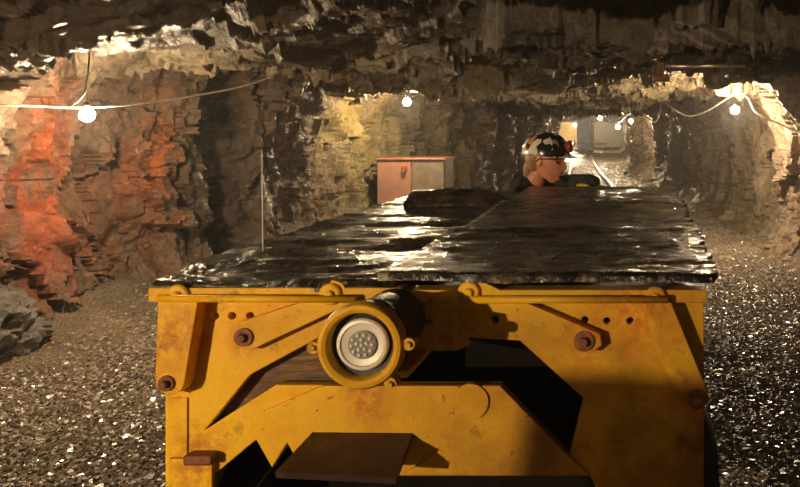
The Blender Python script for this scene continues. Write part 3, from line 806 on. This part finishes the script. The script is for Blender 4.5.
# ------------------------------------------------------------------ person
per = empty('person', (-.80, 5.18, .75), 'person in a black jacket and patterned hard hat sitting behind the deck looking right', 'person')
def skin_obj(verts, edges, radii, sub=1):
    me = bpy.data.meshes.new('s'); me.from_pydata([Vector(v) for v in verts], edges, [])
    o = bpy.data.objects.new('s', me); C.objects.link(o)
    m = o.modifiers.new('k', 'SKIN'); m.use_smooth_shade = True
    for i, r in enumerate(radii):
        sv = me.skin_vertices[0].data[i]; sv.radius = (r, r) if not isinstance(r, tuple) else r; sv.use_root = (i == 0)
    s_ = o.modifiers.new('u', 'SUBSURF'); s_.levels = sub
    dg = bpy.context.evaluated_depsgraph_get(); out = bpy.data.meshes.new_from_object(o.evaluated_get(dg))
    bpy.data.objects.remove(o); return out
def chains(defs):
    v, e, r = [], [], []
    names = {}
    for ch in defs:
        prev = None
        for it in ch:
            if isinstance(it, str): prev = names[it]; continue
            nm, p, rad = it; v.append(p); r.append(rad); k = len(v) - 1
            if nm: names[nm] = k
            if prev is not None: e.append((prev, k))
            prev = k
    return v, e, r
def voxel_join(meshes, vox, smooth=4):
    bm = bmesh.new()
    for m_ in meshes: bm.from_mesh(m_)
    me = bm_mesh(bm); o = bpy.data.objects.new('v', me); C.objects.link(o)
    r = o.modifiers.new('r', 'REMESH'); r.mode = 'VOXEL'; r.voxel_size = vox; r.use_smooth_shade = True
    s_ = o.modifiers.new('s', 'SMOOTH'); s_.iterations = smooth; s_.factor = .5
    dg = bpy.context.evaluated_depsgraph_get(); out = bpy.data.meshes.new_from_object(o.evaluated_get(dg)); bpy.data.objects.remove(o)
    out.polygons.foreach_set('use_smooth', [True] * len(out.polygons)); return out
SH, HIP = Vector((-.765, 5.10, 1.235)), Vector((-.80, 5.18, .80))
HEAD = W(546, 159.5, 4.98)
skel = [
    [('pelvis', HIP, .125), ('waist', (-.80, 5.17, .93), .12), ('chest', (-.785, 5.12, 1.10), .135), ('nb', (-.755, 5.09, 1.235), .075), ('neck', (HEAD.x - .068, 5.0, 1.30), .058), (None, (HEAD.x - .035, 4.985, 1.37), .058)],
    ['nb', (None, (-.775, 5.00, 1.225), .075), ('rs', (-.785, 4.93, 1.195), .062), ('re', (-.62, 4.86, .985), .045), ('rw', (-.42, 4.92, 1.06), .030), ('rp', (-.355, 4.95, 1.08), .036)],
    ['nb', (None, (-.72, 5.19, 1.235), .07), ('ls', (-.68, 5.24, 1.215), .060), ('le', (-.46, 5.16, 1.225), .044), ('lw', (-.29, 5.06, 1.225), .030), ('lp', (-.23, 5.03, 1.212), .036)],
    ['pelvis', (None, (-.72, 5.08, .80), .095), ('rk', (-.36, 5.06, .79), .062), (None, (-.35, 5.06, .6), .052), ('ra', (-.37, 5.06, .40), .038), (None, (-.27, 5.06, .36), .036), (None, (-.20, 5.06, .345), .03)],
    ['pelvis', (None, (-.72, 5.30, .80), .095), ('lk', (-.36, 5.34, .79), .062), (None, (-.35, 5.34, .6), .052), ('la', (-.37, 5.34, .40), .038), (None, (-.27, 5.34, .36), .036), (None, (-.20, 5.34, .345), .03)],
]
body = skin_obj(*chains(skel), 2)
def fingers(palm, fwd, sidev, down):
    out = []
    palm = Vector(palm); fwd = Vector(fwd).normalized(); sv = Vector(sidev).normalized(); dn = Vector(down).normalized()
    for k, (off, ln) in enumerate(((-.026, .070), (-.009, .080), (.009, .076), (.026, .060))):
        b0 = palm + sv * off
        out.append(skin_obj(*chains([[(None, b0, .010), (None, b0 + fwd * .04, .0095), (None, b0 + fwd * (.04 + ln * .4) + dn * .008, .0088), (None, b0 + fwd * (.04 + ln * .7) + dn * .028, .008), (None, b0 + fwd * (.04 + ln * .8) + dn * .048, .007)]]), 1))
    b0 = palm - sv * .022
    out.append(skin_obj(*chains([[(None, b0, .012), (None, b0 - sv * .028 + fwd * .018, .0105), (None, b0 - sv * .04 + fwd * .045 + dn * .012, .0095), (None, b0 - sv * .036 + fwd * .066 + dn * .024, .008)]]), 1))
    return out
hands = fingers((-.23, 5.03, 1.212), (.9, -.25, -.1), (.25, .9, 0), (0, 0, -1)) + fingers((-.355, 4.95, 1.08), (.9, .2, .15), (-.2, .9, 0), (0, 0, -1))
# head: shaped ellipsoid, looking along +X
nu, nv_ = 96, 72
hv = []
for j in range(nv_ + 1):
    th = PI * j / nv_
    for i in range(nu):
        ph = 2 * PI * i / nu
        hv.append((math.sin(th) * math.cos(ph), math.sin(th) * math.sin(ph), math.cos(th)))
hv = np.array(hv); x_, y_, z_ = hv.T
R = np.ones(len(hv))
sx = np.where(x_ > 0, .095, .102); X = x_ * sx; Yh = y_ * .074; Zh = z_ * .122
jaw = np.clip(-z_, 0, 1)
Yh *= 1 - .38 * jaw ** 1.4
X += np.where(x_ > 0, .004 * jaw, 0) + np.where(x_ < 0, .060 * jaw ** 1.2, 0) + .012 * jaw
fr = np.clip(x_, 0, 1)
def gb(yc, zc, wy, wz): return np.exp(-((Yh - yc) / wy) ** 2 - ((Zh - zc) / wz) ** 2) * (x_ > .1)
X += .007 * gb(0, .022, .05, .010)
for s_ in (-1, 1):
    X -= .012 * gb(s_ * .032, .004, .017, .012); X += .006 * gb(s_ * .045, -.028, .02, .018)
nose = np.clip((.008 - Zh) / .048, 0, 1) * np.clip((Zh + .056) / .012, 0, 1)
X += .023 * np.exp(-(Yh / (.009 + .008 * nose)) ** 2) * nose * (x_ > .3) + .006 * gb(0, .0, .007, .016)
X += .007 * gb(0, -.062, .024, .006) + .007 * gb(0, -.074, .022, .006) - .005 * gb(0, -.086, .03, .006) + .012 * gb(0, -.104, .024, .018)
hf = []
for j in range(nv_):
    for i in range(nu):
        hf.append((j * nu + i, j * nu + (i + 1) % nu, (j + 1) * nu + (i + 1) % nu, (j + 1) * nu + i))
tilt = Matrix.Translation(HEAD) @ Matrix.Rotation(math.radians(-12), 4, 'Z') @ Matrix.Rotation(math.radians(3), 4, 'Y') @ Matrix.Scale(1.18, 4)
hm = np_mesh(np.stack([X, Yh, Zh], 1), hf[::-1]); hm.transform(tilt)
ears = []
for s_ in (-1, 1):
    bm = bmesh.new(); bmesh.ops.create_uvsphere(bm, u_segments=16, v_segments=12, radius=1)
    bmesh.ops.transform(bm, matrix=tilt @ Matrix.Translation((-.012, s_ * .073, -.006)) @ Matrix.Rotation(s_ * .35, 4, 'Z') @ Matrix.Diagonal((.017, .009, .030, 1)), verts=bm.verts); ears.append(bm_mesh(bm))
bmo = voxel_join([body, hm] + hands + ears, .0045, 2)
per_body = link('body', bmo, per, M['skin'])
# clothes
jk = [
    [('w', (-.80, 5.18, .80), .150), (None, (-.80, 5.17, .93), .150), (None, (-.785, 5.12, 1.10), .165), ('nb', (-.755, 5.09, 1.225), .10), (None, (-.735, 5.055, 1.285), .080)],
    ['nb', (None, (-.775, 5.00, 1.225), .095), ('rs', (-.79, 4.93, 1.19), .080), (None, (-.62, 4.86, .985), .062), (None, (-.44, 4.915, 1.05), .045)],
    ['nb', (None, (-.72, 5.19, 1.235), .09), ('ls', (-.68, 5.24, 1.21), .075), (None, (-.57, 5.21, 1.225), .074), (None, (-.46, 5.15, 1.245), .070), (None, (-.29, 5.07, 1.25), .066)]]
jm = voxel_join([skin_obj(*chains(jk), 2)], .008, 6)
v = np.zeros(len(jm.vertices) * 3, np.float32); jm.vertices.foreach_get('co', v); v = v.reshape(-1, 3)
nrm = np.zeros(len(jm.vertices) * 3, np.float32); jm.vertices.foreach_get('normal', nrm); nrm = nrm.reshape(-1, 3)
v = v + nrm * (.010 * ridged(v.astype(float) * np.array([16, 16, 10]), 2, 5))[:, None].astype(np.float32) * .8
jm.vertices.foreach_set('co', v.astype(np.float32).ravel())
link('jacket', jm, per, M['jacket'])
tr = [[('p', (-.80, 5.18, .80), .145), (None, (-.70, 5.08, .80), .105), (None, (-.36, 5.06, .79), .078), (None, (-.35, 5.06, .6), .068), (None, (-.37, 5.06, .45), .060)],
      ['p', (None, (-.70, 5.30, .80), .105), (None, (-.36, 5.34, .79), .078), (None, (-.35, 5.34, .6), .068), (None, (-.37, 5.34, .45), .060)]]
link('trousers', voxel_join([skin_obj(*chains(tr), 2)], .012, 4), per, M['trousers'])
for yy in (5.06, 5.34):
    link('boot', voxel_join([skin_obj(*chains([[(None, (-.37, yy, .50), .060), (None, (-.37, yy, .38), .055), (None, (-.28, yy, .36), .050), (None, (-.17, yy, .35), .042)]]), 2)], .008, 2), per, M['boot'])
# glove cuff, yellow
bm = bmesh.new(); add_tube(bm, [(-.42, 5.0, 1.245), (-.37, 4.975, 1.24), (-.31, 4.965, 1.225)], [.022, .026, .018], 12); link('yellow_cuff', bm_mesh(bm, True), per, M['yellow_cuff'])
# hair under the hat, tied at the nape
bm = bmesh.new()
bmesh.ops.create_uvsphere(bm, u_segments=32, v_segments=24, radius=1)
bmesh.ops.transform(bm, matrix=tilt @ Matrix.Translation((-.052, 0, .012)) @ Matrix.Diagonal((.060, .077, .085, 1)), verts=bm.verts)
m1 = bm_mesh(bm)
m2 = skin_obj(*chains([[(None, HEAD + Vector((-.085, 0, -.01)), .035), (None, HEAD + Vector((-.115, .0, -.05)), .034), (None, HEAD + Vector((-.118, .01, -.11)), .026), (None, HEAD + Vector((-.10, .02, -.15)), .014)]]), 1)
link('hair', voxel_join([m1, m2], .006, 2), per, M['hair'])
# glasses
bm = bmesh.new()
for s_ in (-1, 1):
    ring = [tilt @ Vector((.090 - .012 * abs(math.cos(a) + s_ * 1) * .5 , s_ * .033 + .026 * math.cos(a), .003 + .019 * math.sin(a))) for a in [2 * PI * k / 20 for k in range(21)]]
    add_tube(bm, ring, .0042, 6)
    add_tube(bm, [tilt @ Vector((.080, s_ * .060, .008)), tilt @ Vector((.04, s_ * .079, .008)), tilt @ Vector((-.012, s_ * .080, .006)), tilt @ Vector((-.028, s_ * .078, -.010))], .005, 6)
add_tube(bm, [tilt @ Vector((.098, -.008, .006)), tilt @ Vector((.102, 0, .008)), tilt @ Vector((.098, .008, .006))], .003, 6)
link('glasses', bm_mesh(bm, True), per, M['frame'])
# hard hat: shell, brim, lamp
bm = bmesh.new()
nu = 48; rows = 16; rings = []
for j in range(rows + 1):
    th = (PI / 2) * (1 - j / rows)          # from rim up
    ring = []
    for i in range(nu):
        a = 2 * PI * i / nu
        rx = .126 if math.cos(a) > 0 else .130
        up = max(0, math.cos(th))
        ridge_ = .004 * math.exp(-(math.sin(a) * math.sin(th) / .16) ** 2)
        ring.append(bm.verts.new((rx * math.cos(a) * (math.sin(th) ** .75), .108 * math.sin(a) * (math.sin(th) ** .75), .028 + (.112 + ridge_) * up)))
    rings.append(ring)
for a, b in zip(rings, rings[1:]):
    for k in range(nu): bm.faces.new((a[k], a[(k + 1) % nu], b[(k + 1) % nu], b[k]))
bmesh.ops.remove_doubles(bm, verts=bm.verts, dist=.0008)
bmesh.ops.transform(bm, matrix=tilt, verts=bm.verts)
hm_ = bm_mesh(bm, True)
hel = link('hard_hat', hm_, per, M['helmet']); hel['label'] = 'black and white patterned hard hat'
def hchild(name, bm, mat, smooth=True):
    o = link(name, bm_mesh(bm, smooth), hel, mat); o.matrix_parent_inverse = Matrix.Identity(4); return o
bm = bmesh.new(); inner, outer, low = [], [], []
for i in range(nu):
    a = 2 * PI * i / nu; ext = .012 + .030 * max(0, math.cos(a)) ** 2
    inner.append(bm.verts.new(tilt @ Vector((.124 * math.cos(a), .104 * math.sin(a), .036))))
    outer.append(bm.verts.new(tilt @ Vector(((.128 + ext) * math.cos(a), (.108 + ext * .6) * math.sin(a), .024 - .006 * max(0, math.cos(a))))))
    low.append(bm.verts.new(tilt @ Vector((.120 * math.cos(a), .100 * math.sin(a), .024))))
for k in range(nu):
    k2 = (k + 1) % nu
    bm.faces.new((inner[k], inner[k2], outer[k2], outer[k])); bm.faces.new((outer[k], outer[k2], low[k2], low[k])); bm.faces.new((low[k], low[k2], inner[k2], inner[k]))
hchild('hat_brim', bm, M['helmet'])
bm = bmesh.new(); p = tilt @ Vector((.108, -.008, .078)); ax = (tilt.to_3x3() @ Vector((1, 0, -.05))).normalized()
add_lathe(bm, [(.016, 0), (.030, .006), (.037, .018), (.037, .036), (.033, .040), (.001, .040)], p, ax, 28); hchild('cap_lamp', bm, M['red_lens'])

# ------------------------------------------------------------------ camera, world, view
cd = bpy.data.cameras.new('camera'); cam = bpy.data.objects.new('camera', cd); C.objects.link(cam)
cam.location = (0, 0, EYE); cam.rotation_euler = (PI / 2, 0, 0)
cd.sensor_width = 36; cd.lens = 36 * F / 800; cd.shift_x = (400 - CX) / 800; cd.shift_y = -(243.5 - CY) / 800
cd.clip_start = .05; cd.clip_end = 200
bpy.context.scene.camera = cam
w = bpy.data.worlds.new('world'); bpy.context.scene.world = w; w.use_nodes = True
w.node_tree.nodes['Background'].inputs[0].default_value = (1, .8, .6, 1); w.node_tree.nodes['Background'].inputs[1].default_value = .004
vn = w.node_tree.nodes.new('ShaderNodeVolumeScatter'); vn.inputs['Density'].default_value = .0035; vn.inputs['Anisotropy'].default_value = .5
w.node_tree.links.new(vn.outputs[0], w.node_tree.nodes['World Output'].inputs['Volume'])
vs = bpy.context.scene.view_settings
vs.view_transform = 'Standard'; vs.look = 'None'; vs.gamma = 1; vs.use_curve_mapping = False; vs.exposure = 1.15
